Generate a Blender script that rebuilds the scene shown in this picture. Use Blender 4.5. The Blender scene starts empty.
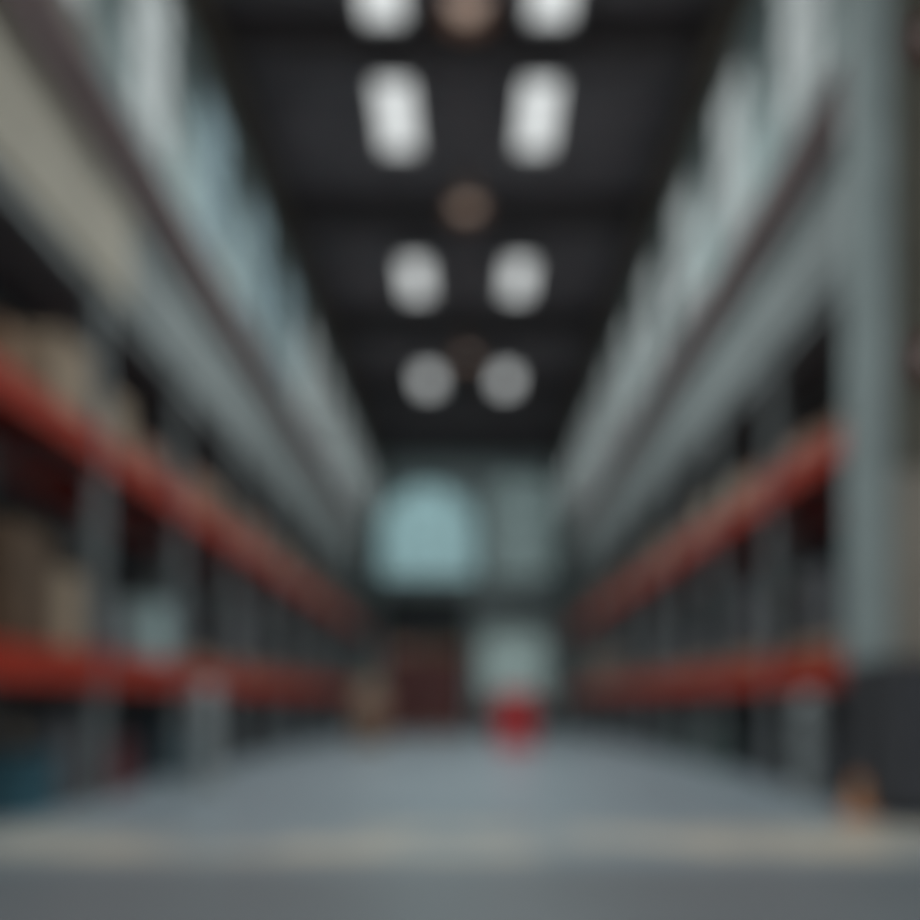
import bpy, bmesh, math, random
from mathutils import Vector, Matrix
random.seed(7)
SC = bpy.context.scene
C = SC.collection

# ------------------------------------------------------------------ materials
def nd(t, k, **v):
    n = t.nodes.new(k)
    for a, b in v.items(): setattr(n, a, b)
    return n

def mat(name, col, rough=.6, metal=0., var=.15, scale=4., bump=.0, spec=.4, alt=None, stretch=(1, 1, 1)):
    m = bpy.data.materials.new(name); m.use_nodes = True
    t = m.node_tree; b = t.nodes['Principled BSDF']
    tc = nd(t, 'ShaderNodeTexCoord'); mp = nd(t, 'ShaderNodeMapping')
    mp.inputs['Scale'].default_value = stretch
    t.links.new(tc.outputs['Object'], mp.inputs['Vector'])
    n = nd(t, 'ShaderNodeTexNoise'); n.inputs['Scale'].default_value = scale; n.inputs['Detail'].default_value = 5
    t.links.new(mp.outputs['Vector'], n.inputs['Vector'])
    mx = nd(t, 'ShaderNodeMix', data_type='RGBA')
    c2 = alt if alt else tuple(min(1, c * (1 + var)) for c in col)
    c1 = tuple(c * (1 - var) for c in col) if not alt else col
    mx.inputs['A'].default_value = (*c1, 1); mx.inputs['B'].default_value = (*c2, 1)
    rp = nd(t, 'ShaderNodeMapRange'); rp.inputs['From Min'].default_value = .35; rp.inputs['From Max'].default_value = .65
    t.links.new(n.outputs['Fac'], rp.inputs['Value']); t.links.new(rp.outputs['Result'], mx.inputs['Factor'])
    t.links.new(mx.outputs['Result'], b.inputs['Base Color'])
    b.inputs['Roughness'].default_value = rough; b.inputs['Metallic'].default_value = metal
    b.inputs['Specular IOR Level'].default_value = spec
    if bump:
        bp = nd(t, 'ShaderNodeBump'); bp.inputs['Strength'].default_value = bump; bp.inputs['Distance'].default_value = .01
        t.links.new(n.outputs['Fac'], bp.inputs['Height']); t.links.new(bp.outputs['Normal'], b.inputs['Normal'])
    return m

def emit(name, col, s):
    m = bpy.data.materials.new(name); m.use_nodes = True
    t = m.node_tree; t.nodes.clear()
    e = nd(t, 'ShaderNodeEmission'); o = nd(t, 'ShaderNodeOutputMaterial')
    e.inputs['Color'].default_value = (*col, 1); e.inputs['Strength'].default_value = s
    t.links.new(e.outputs[0], o.inputs['Surface']); return m

def frosted(name, col):
    m = bpy.data.materials.new(name); m.use_nodes = True
    t = m.node_tree; t.nodes.clear()
    tr = nd(t, 'ShaderNodeBsdfTranslucent'); gl = nd(t, 'ShaderNodeBsdfGlossy'); mx = nd(t, 'ShaderNodeMixShader')
    n = nd(t, 'ShaderNodeTexNoise'); n.inputs['Scale'].default_value = 3
    mc = nd(t, 'ShaderNodeMix', data_type='RGBA')
    mc.inputs['A'].default_value = (*[c * .9 for c in col], 1); mc.inputs['B'].default_value = (*col, 1)
    t.links.new(n.outputs['Fac'], mc.inputs['Factor']); t.links.new(mc.outputs['Result'], tr.inputs['Color'])
    gl.inputs['Roughness'].default_value = .3; mx.inputs['Fac'].default_value = .05
    o = nd(t, 'ShaderNodeOutputMaterial')
    t.links.new(tr.outputs[0], mx.inputs[1]); t.links.new(gl.outputs[0], mx.inputs[2]); t.links.new(mx.outputs[0], o.inputs['Surface'])
    return m

M = dict(
    wall=mat('grey_green_plaster', (.36, .455, .455), .8, var=.12, scale=1.2, bump=.1),
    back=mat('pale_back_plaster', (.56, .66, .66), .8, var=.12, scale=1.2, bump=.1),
    wall_beige=mat('beige_plaster', (.36, .335, .28), .8, var=.1, scale=1.5, bump=.1),
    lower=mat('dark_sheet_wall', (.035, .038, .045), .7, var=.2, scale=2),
    fascia_b=mat('beige_concrete', (.33, .305, .25), .8, var=.12, scale=1.6, bump=.15),
    fascia=mat('pale_concrete', (.165, .19, .19), .8, var=.12, scale=1.6, bump=.15),
    rust=mat('dull_brown_paint', (.21, .15, .15), .6, var=.2, scale=5),
    ceil=mat('charcoal_roof_sheet', (.165, .152, .162), .8, var=.15, scale=1.5),
    beam=mat('black_brown_steel', (.06, .053, .056), .6, var=.2, scale=5),
    red=mat('red_orange_paint', (.31, .026, .011), .42, var=.15, scale=6, bump=.05),
    deckred=mat('dark_red_deck', (.17, .016, .014), .6, var=.2, scale=4),
    post=mat('pale_grey_steel', (.21, .235, .24), .5, metal=.1, var=.1, scale=6),
    guard=mat('charcoal_paint', (.035, .036, .04), .5, var=.2, scale=6),
    carton=mat('brown_cardboard', (.15, .088, .05), .85, var=.12, scale=3, bump=.1),
    carton_b=mat('dark_brown_cardboard', (.075, .045, .025), .85, var=.15, scale=3, bump=.1),
    carton_l=mat('beige_cardboard', (.27, .21, .15), .85, var=.1, scale=3, bump=.1),
    carton_p=mat('pinkish_brown_cardboard', (.26, .155, .115), .85, var=.1, scale=3, bump=.1),
    carton_d=mat('dark_grey_board', (.07, .072, .078), .8, var=.15, scale=3),
    tape=mat('packing_tape', (.42, .36, .27), .35, var=.06, scale=8),
    paper=mat('paper_label', (.6, .6, .57), .7, var=.05, scale=8),
    teal=mat('pale_teal_plastic', (.32, .42, .42), .45, var=.08, scale=5),
    blue=mat('blue_plastic', (.035, .10, .13), .45, var=.1, scale=5),
    black=mat('black_plastic', (.025, .027, .032), .5, var=.15, scale=5),
    crim=mat('dark_red_plastic', (.11, .022, .026), .5, var=.12, scale=5),
    green=mat('dark_green_plastic', (.02, .07, .055), .5, var=.12, scale=5),
    maroon=mat('maroon_plastic', (.10, .028, .025), .5, var=.12, scale=5),
    wood=mat('pallet_wood', (.33, .24, .16), .85, var=.25, scale=3, bump=.2, stretch=(1, 8, 1)),
    drum=mat('bright_red_enamel', (.46, .04, .045), .4, var=.1, scale=5),
    steel=mat('brushed_steel', (.35, .35, .35), .35, metal=.8, var=.1, scale=9),
    pale=mat('pale_door_sheet', (.72, .82, .80), .6, var=.05, scale=3),
    darkdoor=mat('slate_door_sheet', (.09, .105, .112), .6, var=.12, scale=3),
    olive=mat('olive_sheet', (.105, .10, .08), .7, var=.12, scale=2),
    beige=mat('beige_sheet', (.26, .235, .20), .7, var=.1, scale=2),
    column=mat('cool_grey_column', (.25, .30, .30), .6, var=.1, scale=2.5),
    orange=mat('orange_rubber', (.36, .15, .06), .55, var=.1, scale=6),
    rubber=mat('black_rubber', (.02, .02, .02), .75, var=.2, scale=8),
    frame=mat('window_steel', (.20, .23, .23), .5, var=.1, scale=6),
    pane=frosted('frosted_window_glass', (.40, .43, .43)),
    pane_b=frosted('blue_tinted_window_glass', (.21, .29, .32)),
    back_fill=frosted('dull_grey_back_fill', (.11, .145, .145)),  # translucent sheet of the panel added for a brighter back wall
    door_sheet=frosted('translucent_door_sheet', (.15, .195, .19)),
    pane_c=frosted('cyan_tinted_window_glass', (.20, .31, .325)),
    lamp=emit('lamp_diffuser', (.96, 1.0, 1.0), .9),
    warm=emit('warm_bulb', (1.0, .78, .65), .45),
)

# floor: polished bluish-grey slab with a patchy beige band crossing it
def floor_mat():
    m = bpy.data.materials.new('polished_slab'); m.use_nodes = True
    t = m.node_tree; b = t.nodes['Principled BSDF']; L = t.links.new
    tc = nd(t, 'ShaderNodeTexCoord')
    n = nd(t, 'ShaderNodeTexNoise'); n.inputs['Scale'].default_value = .9; n.inputs['Detail'].default_value = 6
    L(tc.outputs['Object'], n.inputs['Vector'])
    mx = nd(t, 'ShaderNodeMix', data_type='RGBA')
    mx.inputs['A'].default_value = (.132, .163, .183, 1); mx.inputs['B'].default_value = (.19, .228, .25, 1)
    L(n.outputs['Fac'], mx.inputs['Factor'])
    sp = nd(t, 'ShaderNodeSeparateXYZ'); L(tc.outputs['Object'], sp.inputs[0])
    def smooth(sock, a, bb):
        r = nd(t, 'ShaderNodeMapRange', interpolation_type='SMOOTHSTEP')
        r.inputs['From Min'].default_value = a; r.inputs['From Max'].default_value = bb; L(sock, r.inputs['Value']); return r.outputs['Result']
    def mul(a, c):
        k = nd(t, 'ShaderNodeMath', operation='MULTIPLY'); L(a, k.inputs[0])
        if isinstance(c, float): k.inputs[1].default_value = c
        else: L(c, k.inputs[1])
        return k.outputs[0]
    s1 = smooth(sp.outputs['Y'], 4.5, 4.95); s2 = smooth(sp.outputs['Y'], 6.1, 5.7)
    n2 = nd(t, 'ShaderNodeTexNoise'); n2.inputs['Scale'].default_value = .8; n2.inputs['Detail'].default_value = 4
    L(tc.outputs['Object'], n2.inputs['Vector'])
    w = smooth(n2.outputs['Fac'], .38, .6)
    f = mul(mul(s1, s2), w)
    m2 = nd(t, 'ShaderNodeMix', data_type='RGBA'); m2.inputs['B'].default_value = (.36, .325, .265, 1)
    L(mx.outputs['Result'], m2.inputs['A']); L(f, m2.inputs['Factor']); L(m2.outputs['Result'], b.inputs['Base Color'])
    m3 = nd(t, 'ShaderNodeMix', data_type='RGBA'); m3.inputs['B'].default_value = (.105, .117, .125, 1)   # near floor coloured darker to offset the light from the open front
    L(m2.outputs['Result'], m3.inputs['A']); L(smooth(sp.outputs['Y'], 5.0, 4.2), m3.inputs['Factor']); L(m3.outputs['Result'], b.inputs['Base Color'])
    r = nd(t, 'ShaderNodeMapRange'); r.inputs['To Min'].default_value = .25; r.inputs['To Max'].default_value = .42
    L(n.outputs['Fac'], r.inputs['Value']); L(r.outputs['Result'], b.inputs['Roughness'])
    b.inputs['Specular IOR Level'].default_value = .5
    return m
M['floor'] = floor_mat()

# ------------------------------------------------------------------ mesh helpers
class MB:
    def __init__(s): s.bm = bmesh.new(); s.mats = []
    def _m(s, faces, m):
        if m is None: return
        if m not in s.mats: s.mats.append(m)
        for f in faces: f.material_index = s.mats.index(m)
    def box(s, x0, x1, y0, y1, z0, z1, m=None, bev=0):
        v = [s.bm.verts.new(p) for p in ((x0, y0, z0), (x1, y0, z0), (x1, y1, z0), (x0, y1, z0), (x0, y0, z1), (x1, y0, z1), (x1, y1, z1), (x0, y1, z1))]
        q = ((3, 2, 1, 0), (4, 5, 6, 7), (0, 1, 5, 4), (1, 2, 6, 5), (2, 3, 7, 6), (3, 0, 4, 7))
        fs = [s.bm.faces.new([v[i] for i in k]) for k in q]
        s._m(fs, m)
        if bev:
            es = {e for f in fs for e in f.edges}
            r = bmesh.ops.bevel(s.bm, geom=list(es), offset=bev, segments=2, affect='EDGES', profile=.6)
        return s
    def cyl(s, c, r0, r1, z0, z1, n=28, m=None, cap=True):
        a = []; b = []
        for i in range(n):
            t = 2 * math.pi * i / n; a.append(s.bm.verts.new((c[0] + r0 * math.cos(t), c[1] + r0 * math.sin(t), z0))); b.append(s.bm.verts.new((c[0] + r1 * math.cos(t), c[1] + r1 * math.sin(t), z1)))
        fs = [s.bm.faces.new((a[i], a[(i + 1) % n], b[(i + 1) % n], b[i])) for i in range(n)]
        for f in fs: f.smooth = True
        if cap: fs += [s.bm.faces.new(a[::-1]), s.bm.faces.new(b)]
        s._m(fs, m); return s
    def bar(s, p, q, r, n=8, m=None):
        p, q = Vector(p), Vector(q); d = (q - p).normalized(); u = d.orthogonal().normalized(); w = d.cross(u)
        a = []; b = []
        for i in range(n):
            t = 2 * math.pi * i / n; o = (u * math.cos(t) + w * math.sin(t)) * r; a.append(s.bm.verts.new(p + o)); b.append(s.bm.verts.new(q + o))
        fs = [s.bm.faces.new((a[i], a[(i + 1) % n], b[(i + 1) % n], b[i])) for i in range(n)] + [s.bm.faces.new(a[::-1]), s.bm.faces.new(b)]
        s._m(fs, m); return s
    def lathe(s, prof, n=32, m=None):
        rings = []
        for r, z in prof: rings.append([s.bm.verts.new((r * math.cos(2 * math.pi * i / n), r * math.sin(2 * math.pi * i / n), z)) for i in range(n)])
        fs = []
        for a, b in zip(rings, rings[1:]):
            for i in range(n): fs.append(s.bm.faces.new((a[i], a[(i + 1) % n], b[(i + 1) % n], b[i])))
        for f in fs: f.smooth = True
        s._m(fs, m); return s
    def build(s, name, m=None, parent=None, loc=(0, 0, 0)):
        me = bpy.data.meshes.new(name)
        bmesh.ops.recalc_face_normals(s.bm, faces=s.bm.faces)
        s.bm.to_mesh(me); s.bm.free()
        for k in (s.mats or [m]): me.materials.append(k)
        o = bpy.data.objects.new(name, me); C.objects.link(o); o.location = loc
        if parent: o.parent = parent
        return o

def thing(name, label, cat, loc=(0, 0, 0), rz=0, group=None):
    o = bpy.data.objects.new(name, None); C.objects.link(o); o.location = loc; o.rotation_euler = (0, 0, rz)
    o.empty_display_size = .1
    return tag(o, label, cat, group)
def tag(o, label, cat, group=None):
    o['label'] = label; o['category'] = cat
    if group: o['group'] = group
    return o
def struct(o, label=None):
    o['kind'] = 'structure'
    if label: o['label'] = label
    return o
def kids(o): return [c for c in C.objects if c.parent == o]
def dup(o, parent=None):
    c = o.copy(); C.objects.link(c); c.parent = parent
    for k in kids(o): dup(k, c)
    return c

# ------------------------------------------------------------------ dimensions (metres)
W, OUT, H, BACK, FRONT = 3.0, 4.4, 8.9, 30.0, -4.0
ZF0, ZF1 = 4.3, 5.2          # pale fascia above the racks
WZ0, WZ1 = 6.15, 7.95        # clerestory windows

# ------------------------------------------------------------------ setting
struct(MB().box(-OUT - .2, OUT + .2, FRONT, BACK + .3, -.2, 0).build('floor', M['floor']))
c = MB().box(-W - .14, W + .14, FRONT, BACK + .3, H, H + .15); c.box(W + .14, OUT + .2, FRONT, 6.85, H, H + .15)
c.box(-OUT, -W - .12, FRONT, BACK, 4.75, 4.85); c.box(W + .12, OUT, 6.85, BACK, 4.75, 4.85)
for k in range(60):                                   # ribs of the roof sheet
    y = FRONT + .3 + k * .56
    c.box(-W, OUT if y < 6.7 else W, y, y + .06, H - .04, H)
struct(c.build('ceiling', M['ceil']))

def side_wall(s, wins, y0):
    a = MB()
    def bx(xa, xb, *r, m): a.box(min(s * xa, s * xb), max(s * xa, s * xb), *r, m)
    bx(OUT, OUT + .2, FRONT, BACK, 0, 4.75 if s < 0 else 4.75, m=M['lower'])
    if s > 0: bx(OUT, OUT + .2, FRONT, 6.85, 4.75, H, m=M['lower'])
    yb = 7.3 if s < 0 else y0                         # the near left stretch is beige
    for z0, z1 in ((4.75, WZ0), (WZ1, H)):
        if s < 0: bx(W, W + .12, y0, yb, z0, z1, m=M['wall_beige'])
        bx(W, W + .12, yb, BACK, z0, z1, m=M['wall'])
    ys = [y0] + [v for w in wins for v in w] + [BACK]
    for i in range(0, len(ys), 2):
        if ys[i + 1] > ys[i]: bx(W, W + .12, ys[i], ys[i + 1], WZ0, WZ1, m=M['wall_beige'] if (s < 0 and ys[i] < 7) else M['wall'])
    return struct(a.build('wall_left' if s < 0 else 'wall_right'))
winL = [(8.05 + 2.1 * k, 9.25 + 2.1 * k) for k in range(-5, 10)]
winR = [(7.55 + 2.15 * k, 8.75 + 2.15 * k) for k in range(0, 10)]
side_wall(-1, winL, FRONT); side_wall(1, winR, 6.85)
wn = [0]
def sheet(pts, m, parent):                            # one thin sheet of frosted glass
    me = bpy.data.meshes.new('pane'); me.from_pydata(pts, [], [tuple(range(len(pts)))]); me.materials.append(m)
    p = bpy.data.objects.new('pane', me); C.objects.link(p); p.parent = parent; return p
def window(s, y0, y1, mt):
    wn[0] += 1
    x = s * (W + .03)
    f = MB(); e = .05
    f.box(x - .03, x + .03, y0, y0 + e, WZ0, WZ1).box(x - .03, x + .03, y1 - e, y1, WZ0, WZ1)
    f.box(x - .03, x + .03, y0, y1, WZ0, WZ0 + e).box(x - .03, x + .03, y0, y1, WZ1 - e, WZ1)
    ym = (y0 + y1) / 2
    f.box(x - .015, x + .015, ym - .012, ym + .012, WZ0, WZ1)
    for k in (1, 2): z = WZ0 + (WZ1 - WZ0) * k / 3; f.box(x - .015, x + .015, y0, y1, z - .012, z + .012)
    o = struct(f.build('window_%d' % wn[0], M['frame']))
    sheet([(x, y0 + e, WZ0 + e), (x, y1 - e, WZ0 + e), (x, y1 - e, WZ1 - e), (x, y0 + e, WZ1 - e)], mt, o)
for i, (a, b) in enumerate(winL): window(-1, a, b, M['pane_b'] if i in (6, 7, 8) else M['pane'])
for i, (a, b) in enumerate(winR): window(1, a, b, M['pane'])

# long fascia and runway beams (trim)
f = MB().box(-W - .2, -W + .02, FRONT, 8.0, ZF0, ZF1, M['fascia_b']).box(-W - .2, -W + .02, 8.0, BACK, ZF0, ZF1, M['fascia']); struct(f.build('trim_1'))
f = MB().box(W - .02, W + .2, 6.85, BACK, ZF0, ZF1, M['fascia']); struct(f.build('trim_2'))
for s, y0, n in ((-1, FRONT, 3), (1, 6.85, 4)):
    a = MB()
    for z0, z1, t in ((5.3, 5.36, .16), (5.36, 5.68, .06), (5.68, 5.74, .16)):
        a.box(min(s * W, s * (W - t)), max(s * W, s * (W - t)), y0, BACK, z0, z1)
    struct(a.build('trim_%d' % n, M['rust']))
# roof beams
for i, y in enumerate((-1.2, 2.4, 6.2, 10.6, 14.4, 18.6, 22.6, 26.6)):
    a = MB()
    x0 = -W; x1 = W if y > 6.5 else OUT
    a.box(x0, x1, y - .14, y + .14, 8.34, 8.38).box(x0, x1, y - .03, y + .03, 8.38, 8.82).box(x0, x1, y - .14, y + .14, 8.82, 8.86)
    struct(a.build('trim_%d' % (5 + i), M['beam']))
# purlins at the roof edge, brownish
for i, s in enumerate((-1, 1)):
    a = MB().box(min(s * 2.99, s * 2.72), max(s * 2.99, s * 2.72), 6.9 if s > 0 else FRONT, BACK, 8.1, 8.33)
    struct(a.build('trim_%d' % (13 + i), mat('brown_edge_%d' % i, (.085, .066, .05), .7)))

# back wall with an arched window, a dark door and a raised pale dock door
def arch_pts(cx, r, z0, zs, n=24):
    p = [(cx - r, z0)] + [(cx - r * math.cos(math.pi * i / n), zs + r * math.sin(math.pi * i / n)) for i in range(n + 1)] + [(cx + r, z0)]
    return p
ACX, AR, AZ0, AZS = -1.3, 1.6, 4.95, 6.5
HX0, HX1 = .45, 2.65
TX0, TX1, TZ0, TZ1 = .75, 2.85, 5.0, 8.3
def back_wall():
    bm = bmesh.new()
    pts = arch_pts(ACX, AR, AZ0, AZS)
    outer = []
    def q(l):
        vs = [bm.verts.new((x, 0, z)) for x, z in l]; bm.faces.new(vs)
    n = len(pts)
    # strips between the arch outline and the ceiling
    for a, b in zip(pts[1:-2], pts[2:-1]):
        if b[0] - a[0] > 1e-6: q([a, b, (b[0], H), (a[0], H)])
    xs = [-OUT, HX0, HX1, OUT]
    for k in (0, 2): q([(xs[k], 0), (xs[k + 1], 0), (xs[k + 1], .85), (xs[k], .85)]); q([(xs[k], .85), (xs[k + 1], .85), (xs[k + 1], 3.15), (xs[k], 3.15)]); q([(xs[k], 3.15), (xs[k + 1], 3.15), (xs[k + 1], AZ0), (xs[k], AZ0)])
    q([(HX0, 0), (HX1, 0), (HX1, .85), (HX0, .85)]); q([(HX0, 3.15), (HX1, 3.15), (HX1, AZ0), (HX0, AZ0)])
    q([(-OUT, AZ0), (ACX - AR, AZ0), (ACX - AR, H), (-OUT, H)]); x1 = ACX + AR
    for xa, xb in ((x1, TX0), (TX1, OUT)):
        for za, zb in ((AZ0, TZ0), (TZ0, TZ1), (TZ1, H)): q([(xa, za), (xb, za), (xb, zb), (xa, zb)])
    q([(TX0, AZ0), (TX1, AZ0), (TX1, TZ0), (TX0, TZ0)]); q([(TX0, TZ1), (TX1, TZ1), (TX1, H), (TX0, H)])
    bmesh.ops.remove_doubles(bm, verts=bm.verts, dist=1e-4)
    r = bmesh.ops.extrude_face_region(bm, geom=bm.faces[:])
    for v in r['geom']:
        if isinstance(v, bmesh.types.BMVert): v.co.y += .25
    bmesh.ops.recalc_face_normals(bm, faces=bm.faces)
    me = bpy.data.meshes.new('wall_back'); bm.to_mesh(me); bm.free(); me.materials.append(M['back'])
    o = bpy.data.objects.new('wall_back', me); C.objects.link(o); o.location = (0, BACK, 0); return struct(o)
back_wall()
def arch_window():
    pts = arch_pts(ACX, AR, AZ0, AZS)
    f = MB()
    for a, b in zip(pts, pts[1:] + pts[:1]): f.bar((a[0], BACK + .05, a[1]), (b[0], BACK + .05, b[1]), .05, 6)
    for x in (-.85, 0, .85): f.box(ACX + x - .02, ACX + x + .02, BACK + .03, BACK + .07, AZ0, AZS + (AR ** 2 - x ** 2) ** .5)
    for z in (5.4, 5.98, 6.55): f.box(ACX - AR, ACX + AR, BACK + .03, BACK + .07, z - .02, z + .02)
    o = struct(f.build('window_50', M['frame']), 'large arched window high in the back wall')
    sheet([(x, BACK + .05, z) for x, z in pts], M['pane_c'], o)
arch_window()
f = MB()  # panel added beside the arch to brighten the back wall
for x in (TX0, TX0 + .7, TX0 + 1.4, TX1): f.box(x - .025, x + .025, BACK + .03, BACK + .08, TZ0, TZ1)
for k in range(5): z = TZ0 + (TZ1 - TZ0) * k / 4; f.box(TX0, TX1, BACK + .03, BACK + .08, z - .025, z + .025)
o = struct(f.build('window_51', M['frame']), 'tall dull grey panel added to brighten the back wall right of the arched window')  # window_51 is the added fill panel, not a real window
sheet([(TX0, BACK + .05, TZ0), (TX1, BACK + .05, TZ0), (TX1, BACK + .05, TZ1), (TX0, BACK + .05, TZ1)], M['back_fill'], o)
def roller(name, x0, x1, z0, z1, m, label):
    a = MB(); n = int((z1 - z0) / .12)
    for k in range(n):
        z = z0 + (z1 - z0) * k / n
        if m is not M['pale']: a.box(x0, x1, BACK - .05, BACK - .01, z, z + (z1 - z0) / n * .86); a.box(x0, x1, BACK - .035, BACK - .01, z, z + (z1 - z0) / n)
        elif k % 4 == 0: a.box(x0, x1, BACK - .05, BACK - .01, z, z + .04)
    o = struct(a.build(name, m), label)
    if m is M['pale']: sheet([(x0, BACK - .03, z0), (x1, BACK - .03, z0), (x1, BACK - .03, z1), (x0, BACK - .03, z1)], M['door_sheet'], o)
    f = MB().box(x0 - .1, x0, BACK - .09, BACK - .01, z0, z1 + .1).box(x1, x1 + .1, BACK - .09, BACK - .01, z0, z1 + .1).box(x0 - .1, x1 + .1, BACK - .12, BACK - .01, z1, z1 + .25)
    f.build('door_frame', M['guard'] if m is M['darkdoor'] else M['frame'], o)
    MB().box((x0 + x1) / 2 - .12, (x0 + x1) / 2 + .12, BACK - .09, BACK - .05, z0 + .3, z0 + .34).build('door_handle', M['steel'], o)
roller('door_1', -2.75, -.02, 0, 4.2, M['darkdoor'], 'dark slate roller door filling the left of the back wall')
roller('door_2', .45, 2.65, .85, 3.15, M['pale'], 'pale raised dock door right of centre in the back wall')
b = MB().box(.3, 2.85, BACK - .3, BACK - .01, 0, .8, bev=.02)
tag(b.build('dock_platform', M['guard']), 'low dark dock platform under the pale door in the back wall', 'platform')
# unseen front made open so sky light fills the hall: header beam only
struct(MB().box(-OUT - .2, OUT + .2, FRONT - .2, FRONT, 8.2, H + .15).build('wall_front', M['wall']))
# end wall beside the near right column
e = MB().box(W + .15, OUT, 6.7, 6.85, 2.55, H, M['olive']); e.box(W + .15, OUT, 6.68, 6.85, 0, 2.55, M['beige'])
for k in range(6): e.box(W + .18 + k * .2, W + .21 + k * .2, 6.685, 6.7, 2.55, H, M['olive'])
struct(e.build('wall_end'))

# ------------------------------------------------------------------ ceiling lights
FILL_POWER = 85
def ceiling_light(x, y, label, L=1.42, w=.43):
    t = thing('ceiling_light', label, 'light', (x, y, 8.45), 0, 'bright ceiling panels')
    a = MB(); h = w / 2; l = L / 2
    a.box(-h - .05, -h, -l - .05, l + .05, -.04, .1).box(h, h + .05, -l - .05, l + .05, -.04, .1)
    a.box(-h, h, -l - .05, -l, -.04, .1).box(-h, h, l, l + .05, -.04, .1).box(-h, h, -l, l, .06, .1)
    a.build('frame', M['steel'], t)
    MB().box(-h, h, -l, l, 0, .02).build('diffuser', M['lamp'], t)
    ld = bpy.data.lights.new('panel_fill', 'AREA'); ld.shape = 'RECTANGLE'; ld.size = w; ld.size_y = L  # added fill light under the panel, spread limited so it looks dim
    ld.energy = FILL_POWER; ld.color = (.95, 1, 1); ld.spread = math.radians(125)
    lo = bpy.data.objects.new('panel_fill', ld); C.objects.link(lo); lo.location = (0, 0, -.045); lo.parent = t
    for sx in (-.17, .17):
        for sy in (-.6, .6): MB().bar((sx, sy, .1), (sx, sy, .41), .008, 6).build('hanger', M['steel'], t)
    return t
rows = [(-.6, None), (4.4, None), (9.35, 'at the top edge'), (11.72, 'nearest whole'), (16.2, 'second whole'), (21.3, 'farthest')]
for y, wd in rows:
    for s, nm in ((-1, 'left'), (1, 'right')):
        lab = {None: f'bright rectangular ceiling panel above the camera, {nm} row',
               'at the top edge': f'bright ceiling panel cut by the top edge of the picture, {nm} row',
               'nearest whole': f'largest whole bright ceiling panel in the {nm} row, below the top edge',
               'second whole': f'mid-sized bright ceiling panel halfway down the {nm} row',
               'farthest': f'smallest dim ceiling panel at the far end of the {nm} row'}[wd]
        if wd is None: lab += ', nearer the middle of the room' if y > 0 else ', closest to the rear wall'
        ceiling_light(s * .92, y, lab)

def pendant(y, label):
    t = thing('pendant_lamp', label, 'lamp', (0, y, 8.0), 0, 'brownish pendant lamps along the ceiling centre line')
    MB().bar((0, 0, .34), (0, 0, .9), .015).build('rod', M['steel'], t)
    MB().cyl((0, 0), .09, .07, .14, .34).build('housing', M['wood'], t)
    MB().lathe([(.08, .18), (.12, .15), (.2, .02), (.26, -.12), (.27, -.14), (.25, -.12), (.19, .01), (.11, .13), (.07, .16)]).build('lamp_shade', M['carton_p'], t)
    MB().lathe([(.001, -.12), (.1, -.1), (.15, -.03), (.12, .06), (.05, .13)]).build('bulb', M['warm'], t)
for y, l in ((9.25, 'warm brownish pendant lamp at the top edge between the first bright panels'), (12.95, 'dim brownish pendant lamp midway between the largest and mid-sized ceiling panels'),
             (18.6, 'faint brownish pendant lamp between the mid-sized and farthest panels'), ): pendant(y, l)

# ------------------------------------------------------------------ racks
D = 1.05
ZL, ZU, ZT = 1.08, 2.87, 4.25
BH = .14
def frame_parts(parent, y, s):
    for x in (0, D - .09):
        p = MB()
        xa, xb = s * x, s * (x + .09)
        x0, x1 = min(xa, xb), max(xa, xb)
        p.box(x0, x1, y - .07, y - .055, 0, ZT).box(x0, x0 + .012, y - .07, y + .07, 0, ZT).box(x1 - .012, x1, y - .07, y + .07, 0, ZT).box(x0, x1, y + .05, y + .07, 0, ZT)
        o = p.build('upright_post', M['post'], parent)
        f = MB().box(x0 - .03, x1 + .03, y - .1, y + .1, 0, .012)
        f.bar(((x0 + x1) / 2, y - .085, .01), ((x0 + x1) / 2, y - .085, .035), .012); f.build('foot_plate', M['steel'], o)
    b = MB(); z = .3; k = 0
    while z < ZT - .7:
        xa, xb = s * .09, s * (D - .09)
        b.bar((xa, y, z), (xb, y, z), .016, 6); b.bar((xa if k % 2 else xb, y, z), (xb if k % 2 else xa, y, z + .62), .016, 6)
        z += .62; k += 1
    b.build('brace', M['post'], parent)
def make_bay(s, y0, y1, last, label):
    t = thing('pallet_rack', label, 'rack', (s * W, y0, 0), 0, 'red-beamed pallet racks lining the aisle')
    w = y1 - y0
    frame_parts(t, 0, s)
    if last: frame_parts(t, w, s)
    for z in (ZL, ZU):
        for x, nm in ((-.01, 'front'), (D - .05, 'rear')):
            b = MB(); xa, xb = sorted((s * x, s * (x + .06)))
            b.box(xa, xb, .075, w - .075, z - (BH if z < 2 else .09), z + BH, bev=.008)
            b.box(xa - .006, xb + .006, .072, .082, z - BH - .05, z + BH + .05); b.box(xa - .006, xb + .006, w - .082, w - .072, z - BH - .05, z + BH + .05)
            b.build('beam', M['red'], t)
        d = MB(); xa, xb = sorted((s * .055, s * (D - .055)))
        n = 5
        for k in range(n):
            ya = .1 + (w - .2) * k / n; d.box(xa, xb, ya, ya + (w - .2) / n - .02, z + BH - .035, z + BH)
        d.box(xa, xb, w * .33, w * .33 + .05, z + BH - .1, z + BH - .035); d.box(xa, xb, w * .66, w * .66 + .05, z + BH - .1, z + BH - .035)
        d.build('deck', M['deckred'], t)
    for q in (.01, D - .06):
        xa, xb = sorted((s * q, s * (q + .05))); MB().box(xa, xb, .075, w - .075, 4.15, 4.23).build('top_tie', M['post'], t)
    return t

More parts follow.
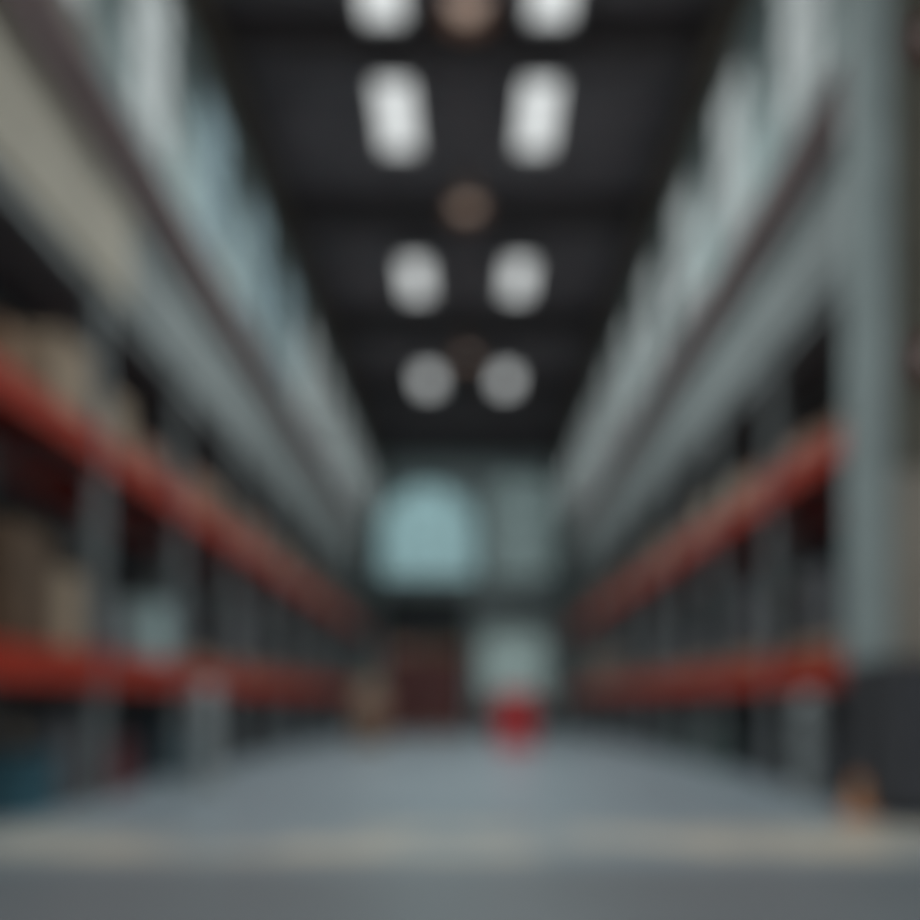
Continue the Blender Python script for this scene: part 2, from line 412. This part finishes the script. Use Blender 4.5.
# ------------------------------------------------------------------ goods
def carton(x, y, z, sx, sy, sz, m, label, rz=0, group=None, cat='box'):
    t = thing('cardboard_box', label, cat, (x, y, z), rz, group)
    MB().box(-sx / 2, sx / 2, -sy / 2, sy / 2, 0, sz, bev=.008).build('carton_body', m, t)
    e = .0015
    b = MB().box(-.03, .03, -sy / 2 - e, sy / 2 + e, sz, sz + e).box(-.03, .03, -sy / 2 - e, -sy / 2, sz * .7, sz + e).box(-.03, .03, sy / 2, sy / 2 + e, sz * .7, sz + e)
    b.build('tape', M['tape'], t)
    return t
def tote(x, y, z, sx, sy, sz, m, label, rz=0, group=None, name='storage_crate'):
    t = thing(name, label, 'crate', (x, y, z), rz, group)
    a = MB(); w = .015; tp = .02
    a.box(-sx / 2 + tp, sx / 2 - tp, -sy / 2 + tp, sy / 2 - tp, 0, w)
    a.box(-sx / 2 + tp, -sx / 2 + tp + w, -sy / 2 + tp, sy / 2 - tp, w, sz).box(sx / 2 - tp - w, sx / 2 - tp, -sy / 2 + tp, sy / 2 - tp, w, sz)
    a.box(-sx / 2 + tp + w, sx / 2 - tp - w, -sy / 2 + tp, -sy / 2 + tp + w, w, sz).box(-sx / 2 + tp + w, sx / 2 - tp - w, sy / 2 - tp - w, sy / 2 - tp, w, sz)
    for k in range(1, 5):
        xx = -sx / 2 + sx * k / 5; a.box(xx - .008, xx + .008, -sy / 2 + .006, -sy / 2 + tp, .03, sz - .05).box(xx - .008, xx + .008, sy / 2 - tp, sy / 2 - .006, .03, sz - .05)
        yy = -sy / 2 + sy * k / 5; a.box(-sx / 2 + .006, -sx / 2 + tp, yy - .008, yy + .008, .03, sz - .05).box(sx / 2 - tp, sx / 2 - .006, yy - .008, yy + .008, .03, sz - .05)
    a.build('crate_body', m, t)
    b = MB().box(-sx / 2, sx / 2, -sy / 2, -sy / 2 + .035, sz - .04, sz).box(-sx / 2, sx / 2, sy / 2 - .035, sy / 2, sz - .04, sz)
    b.box(-sx / 2, -sx / 2 + .035, -sy / 2 + .035, sy / 2 - .035, sz - .04, sz).box(sx / 2 - .035, sx / 2, -sy / 2 + .035, sy / 2 - .035, sz - .04, sz)
    b.build('rim', m, t)
    MB().box(-sx / 2 + .036, sx / 2 - .036, -sy / 2 + .036, sy / 2 - .036, sz - .025, sz - .01).build('lid', m, t)
    return t
def drum(x, y, z, r, h, m, label, group=None):
    t = thing('steel_drum', label, 'drum', (x, y, z), 0, group)
    k = r + .012
    MB().lathe([(.001, .01), (r - .01, .01), (k, 0), (k, .02), (r, .03), (r, h * .33 - .02), (k, h * .33), (r, h * .33 + .02), (r, h * .66 - .02), (k, h * .66), (r, h * .66 + .02), (r, h - .04)]).build('drum_body', m, t)
    MB().lathe([(r - .002, h - .045), (k + .004, h - .04), (k + .004, h), (r - .01, h), (r - .015, h - .02), (.001, h - .02)]).build('drum_lid', m, t)
    MB().cyl((r * .55, 0), .035, .035, h - .02, h + .004, 14).build('bung', M['steel'], t)
    return t
def pallet(x, y, z, sx, sy, label, group='wooden pallets'):
    a = MB()
    for k in range(6): ya = -sy / 2 + sy * k / 6; a.box(-sx / 2, sx / 2, ya + .012, ya + sy / 6 - .012, .115, .14)
    for k in (-1, 0, 1):
        xx = k * (sx / 2 - .05); a.box(xx - .05, xx + .05, -sy / 2, sy / 2, .095, .115); a.box(xx - .05, xx + .05, -sy / 2, sy / 2, 0, .02)
        for q in (-1, 0, 1): yy = q * (sy / 2 - .07); a.box(xx - .05, xx + .05, yy - .06, yy + .06, .02, .095)
    o = a.build('wooden_pallet', M['wood'], None, (x, y, z)); return tag(o, label, 'pallet', group)

ORD = ['first', 'second', 'third', 'fourth', 'fifth', 'sixth', 'seventh', 'eighth', 'ninth', 'tenth', 'eleventh', 'twelfth']
LW, RW = 2.07, 1.98
baysL = [(5.38 + LW * k, 5.38 + LW * (k + 1)) for k in range(11)]
baysR = [(6.98 + RW * k, 6.98 + RW * (k + 1)) for k in range(11)]
zl, zu = ZL + BH + .003, ZU + BH + .003
rnd = random.Random(3)
CW = {'carton': 'brown', 'carton_l': 'beige', 'carton_p': 'pinkish-brown', 'carton_d': 'dark grey'}
TW = {'teal': 'pale teal', 'blue': 'blue', 'black': 'black', 'crim': 'dark red', 'green': 'dark green'}
GU, GM, GL = 'goods on the upper shelf decks', 'goods on the lower shelf decks', 'goods on the floor under the racks'
for side, bays in (('left', baysL), ('right', baysR)):
    s = -1 if side == 'left' else 1
    for i, (y0, y1) in enumerate(bays):
        o = ORD[i]
        make_bay(s, y0, y1, i == len(bays) - 1, f'red-beamed steel pallet rack with grey posts, {o} {side} bay from the camera')
        w = y1 - y0
        X = lambda d: s * (W + d)
        # upper deck: low cartons near the edge
        spec = {('left', 0): [('carton_l', .35, .6, .55, .6, 1.62), ('carton', .38, .6, .6, .34, .85)],
                ('right', 0): [('carton', .34, .55, .75, .17, .55), ('carton_p', .36, .58, .7, .22, 1.36)],
                ('left', 1): [('carton_l', .35, .55, .5, .5, .5), ('carton_p', .36, .55, .6, .3, 1.35)]}.get((side, i))
        if spec is None:
            a, b_ = rnd.sample(['carton', 'carton_l', 'carton_p'], 2)
            spec = [(a, .34, .55, .75, rnd.uniform(.26, .44), .58), (b_, .36, .58, .7, rnd.uniform(.24, .42), w - .6)]
        for (m, dx, sx, sy, sz, yy) in spec:
            carton(X(dx), y0 + yy, zu, sx, sy, sz, M[m], f'{CW[m]} cardboard box on the upper deck of the {o} {side} rack bay', rnd.uniform(-.04, .04), GU)
        # lower deck
        if (side, i) == ('left', 0):
            carton(X(.42), y0 + 1.05, zl, .62, .7, .85, M['carton_b'], 'big dark brown cardboard box on the lower deck of the first left rack bay', .03, GM)
            carton(X(.40), y0 + 1.68, zl, .6, .42, .62, M['carton_l'], 'beige cardboard box on the lower deck of the first left rack bay', -.02, GM)
        elif (side, i) == ('left', 1):
            tote(X(.3), y0 + 1.62, zl, .5, .62, .6, M['teal'], 'pale teal plastic crate on the lower deck of the second left rack bay', 0, GM)
            carton(X(.5), y0 + .7, zl, .6, .6, .5, M['carton_d'], 'dark grey cardboard box on the lower deck of the second left rack bay', .02, GM)
        elif side == 'right' and i in (6, 7):
            for m, yy in (('carton_p', .6), ('carton_l', 1.4)):
                carton(X(.4), y0 + yy, zl, .65, .7, .72, M[m], f'{CW[m]} cardboard box on the lower deck of the {o} right rack bay', 0, GM)
        else:
            pallet(X(.55), y0 + w / 2, zl, .85, 1.4, f'wooden pallet on the lower deck of the {o} {side} rack bay')
            a, b_ = rnd.sample(['carton_d', 'black', 'carton_d2'], 2)
            for m, yy in ((a, w / 2 - .36), (b_, w / 2 + .36)):
                hh = rnd.uniform(.5, .95)
                if m == 'black': tote(X(.55), y0 + yy, zl + .14, .62, .62, hh * .7, M['black'], f'black plastic crate on the lower deck of the {o} {side} rack bay', 0, GM)
                elif m == 'carton_d': carton(X(.55), y0 + yy, zl + .14, .65, .62, hh, M['carton_d'], f'dark grey cardboard box on the lower deck of the {o} {side} rack bay', 0, GM)
                else: carton(X(.55), y0 + yy, zl + .14, .62, .6, hh * .8, M['guard'], f'charcoal box on the lower deck of the {o} {side} rack bay', 0, GM)
        # floor level
        if (side, i) == ('left', 0):
            tote(X(.28), y0 + 1.14, 0, .46, .46, .44, M['blue'], 'blue plastic crate on the floor under the first left rack bay', 0, GL)
            carton(X(.4), y0 + 1.66, 0, .6, .5, .7, M['carton_d'], 'dark grey cardboard box on the floor under the first left rack bay', 0, GL)
        elif (side, i) == ('left', 1):
            tote(X(.28), y0 + .62, 0, .45, .55, .46, M['crim'], 'dark red plastic crate on the floor under the second left rack bay', 0, GL)
            drum(X(.45), y0 + 1.5, 0, .26, .75, M['black'], 'black steel drum on the floor under the second left rack bay', GL)
        else:
            a = 'green' if side == 'right' and i in (2, 3) else rnd.choice(['black', 'blue'] if side == 'left' else ['black', 'black'])
            tote(X(.42), y0 + .62, 0, .6, .7, rnd.uniform(.45, .65), M[a], f'{TW[a]} plastic crate on the floor under the {o} {side} rack bay', 0, GL)
            if i % 2: drum(X(.45), y0 + 1.42, 0, .27, .78, M['black'], f'black steel drum on the floor under the {o} {side} rack bay', GL)
            else: carton(X(.45), y0 + 1.42, 0, .6, .62, .7, M['carton_d'], f'dark grey cardboard box on the floor under the {o} {side} rack bay', 0, GL)

# ------------------------------------------------------------------ things around the aisle
t = thing('steel_column', 'pale grey steel column rising to the ceiling at the near right rack end', 'column', (2.98, 6.69, 0))
a = MB().box(-.14, .14, -.1, -.08, 1.1, 8.85).box(-.14, .14, .07, .09, 1.1, 8.85).box(-.02, .02, -.08, .07, 1.1, 8.85)
a.box(-.14, -.13, -.08, .07, 1.1, 8.85)
a.build('shaft', M['column'], t)
MB().box(-.15, .15, -.11, .1, 0, 1.1, bev=.015).build('base_guard', M['guard'], t)
t = thing('storage_cabinet', 'low dark grey steel cabinet before the beige end wall, right of the column foot', 'cabinet', (3.42, 6.42, 0))
MB().box(-.54, .54, -.3, .1, .05, 1.12, bev=.012).build('cabinet_body', M['guard'], t)
MB().box(-.5, .5, -.26, .08, 0, .05).build('plinth', M['rubber'], t)
for sgn in (-1, 1):
    d = MB().box(min(sgn * .01, sgn * .52), max(sgn * .01, sgn * .52), -.322, -.302, .08, 1.08, bev=.004).build('door', mat('cabinet_door_%d' % sgn, (.045, .047, .055), .5), t)
    MB().bar((sgn * .06, -.345, .5), (sgn * .06, -.345, .68), .01).build('handle', M['steel'], d)
for z, l in ((3.35, 'small red alarm box on the olive end wall, level with the upper rack beam'), (5.7, 'small red alarm box on the olive end wall, near the top of the picture')):
    t = thing('alarm_box', l, 'alarm box', (3.42, 6.68, z), 0, 'red boxes on the end wall')
    MB().box(-.12, .12, -.08, .0, -.13, .13, bev=.012).build('housing', M['crim'], t)
    MB().box(-.05, .05, -.092, -.08, -.05, .05, bev=.004).build('push_plate', M['paper'], t)
# orange cone at the foot of the column
t = thing('traffic_cone', 'small orange traffic cone on the floor at the foot of the column', 'cone', (2.9, 6.2, 0))
t.location = (2.74, 6.3, 0)
MB().box(-.11, .11, -.11, .11, 0, .03, bev=.008).build('cone_base', M['orange'], t)
MB().lathe([(.09, .03), (.03, .28), (.024, .29), (.001, .29)]).build('cone_body', M['orange'], t)
MB().lathe([(.0665, .14), (.0555, .18)]).build('reflective_band', M['carton_l'], t)
# bollards
for x, y, r, h, l in ((-2.46, 8.5, .12, 1.0, 'pale grey guard bollard standing in front of the second left rack bay'), (2.86, 7.5, .1, .9, 'pale grey guard bollard in front of the first right rack bay')):
    t = thing('bollard', l, 'bollard', (x, y, 0), 0, 'rack guard bollards')
    MB().lathe([(r, .015), (r, h - .1), (r * .9, h - .04), (r * .6, h - .01), (.001, h)]).build('bollard_post', M['post'], t)
    b = MB().box(-r - .08, r + .08, -r - .08, r + .08, 0, .015)
    for q in ((1, 1), (1, -1), (-1, 1), (-1, -1)): b.cyl((q[0] * (r + .04), q[1] * (r + .04)), .015, .015, .015, .03, 8)
    b.build('base_plate', M['steel'], t)
# red drum in the aisle
drum(.91, 16.6, 0, .37, 1.02, M['drum'], 'bright red steel drum standing alone in the middle of the aisle')
# brown cartons stacked by the left racks far down the aisle
for k, (m, z, h, w_, n) in enumerate((('carton', 0, .5, .6, 'bottom'), ('carton_p', .505, .4, .56, 'middle'), ('carton_l', .91, .35, .5, 'top'))):
    carton(-1.85, 17.2, z, w_, w_, h, M[m], f'{CW[m]} cardboard box, {n} one of the stack standing left of the maroon crates', [.05, -.06, .1][k], 'stacked boxes in the far aisle')
# maroon crates on two pallets
for p, (px, pn) in enumerate(((-1.52, 'left'), (-.52, 'right'))):
    pallet(px, 22.2, 0, .95, 1.1, f'wooden pallet under the {pn} stack of maroon crates')
    for lv in range(5):
        for q, qn in ((0, 'near'), (1, 'far')):
            tote(px, 22.2 - .27 + q * .54, .14 + lv * .36, .92, .53, .36, M['maroon'],
                 f'maroon crate in the {pn} stack at the aisle end, {["bottom", "second", "third", "fourth", "top"][lv]} level, {qn} row', 0, 'maroon crates at the end of the aisle')
    m = ('carton_p', 'carton')[p]
    carton(px, 22.2, 1.94, .85, .8, .26, M[m], f'flat {CW[m]} cardboard box lying on the {pn} stack of maroon crates', .04, 'boxes on the maroon crates')

# ------------------------------------------------------------------ world, camera
w = bpy.data.worlds.new('World'); SC.world = w; w.use_nodes = True
t = w.node_tree; bg = t.nodes['Background']
bg.inputs['Color'].default_value = (.97, 1.0, 1.0, 1); bg.inputs['Strength'].default_value = 1.55
cam = bpy.data.cameras.new('camera'); co = bpy.data.objects.new('camera', cam); C.objects.link(co)
co.location = (0, 0, .82); co.rotation_euler = (math.pi / 2, 0, 0)
F = 900.
cam.sensor_width = 36; cam.lens = 36 * F / 920
cam.shift_x = (460 - 467) / 920; cam.shift_y = (702 - 460) / 920
cam.clip_end = 200
cam.dof.use_dof = True; cam.dof.focus_distance = .6
BLUR = 50.                                   # blur disc in pixels for far things
A = BLUR * .6 / F
cam.dof.aperture_fstop = cam.lens / 1000 / A
SC.camera = co
SC.view_settings.view_transform = 'Standard'; SC.view_settings.look = 'None'; SC.view_settings.gamma = 1
SC.view_settings.exposure = 0.0
try: SC.cycles.use_denoising = True
except Exception: pass
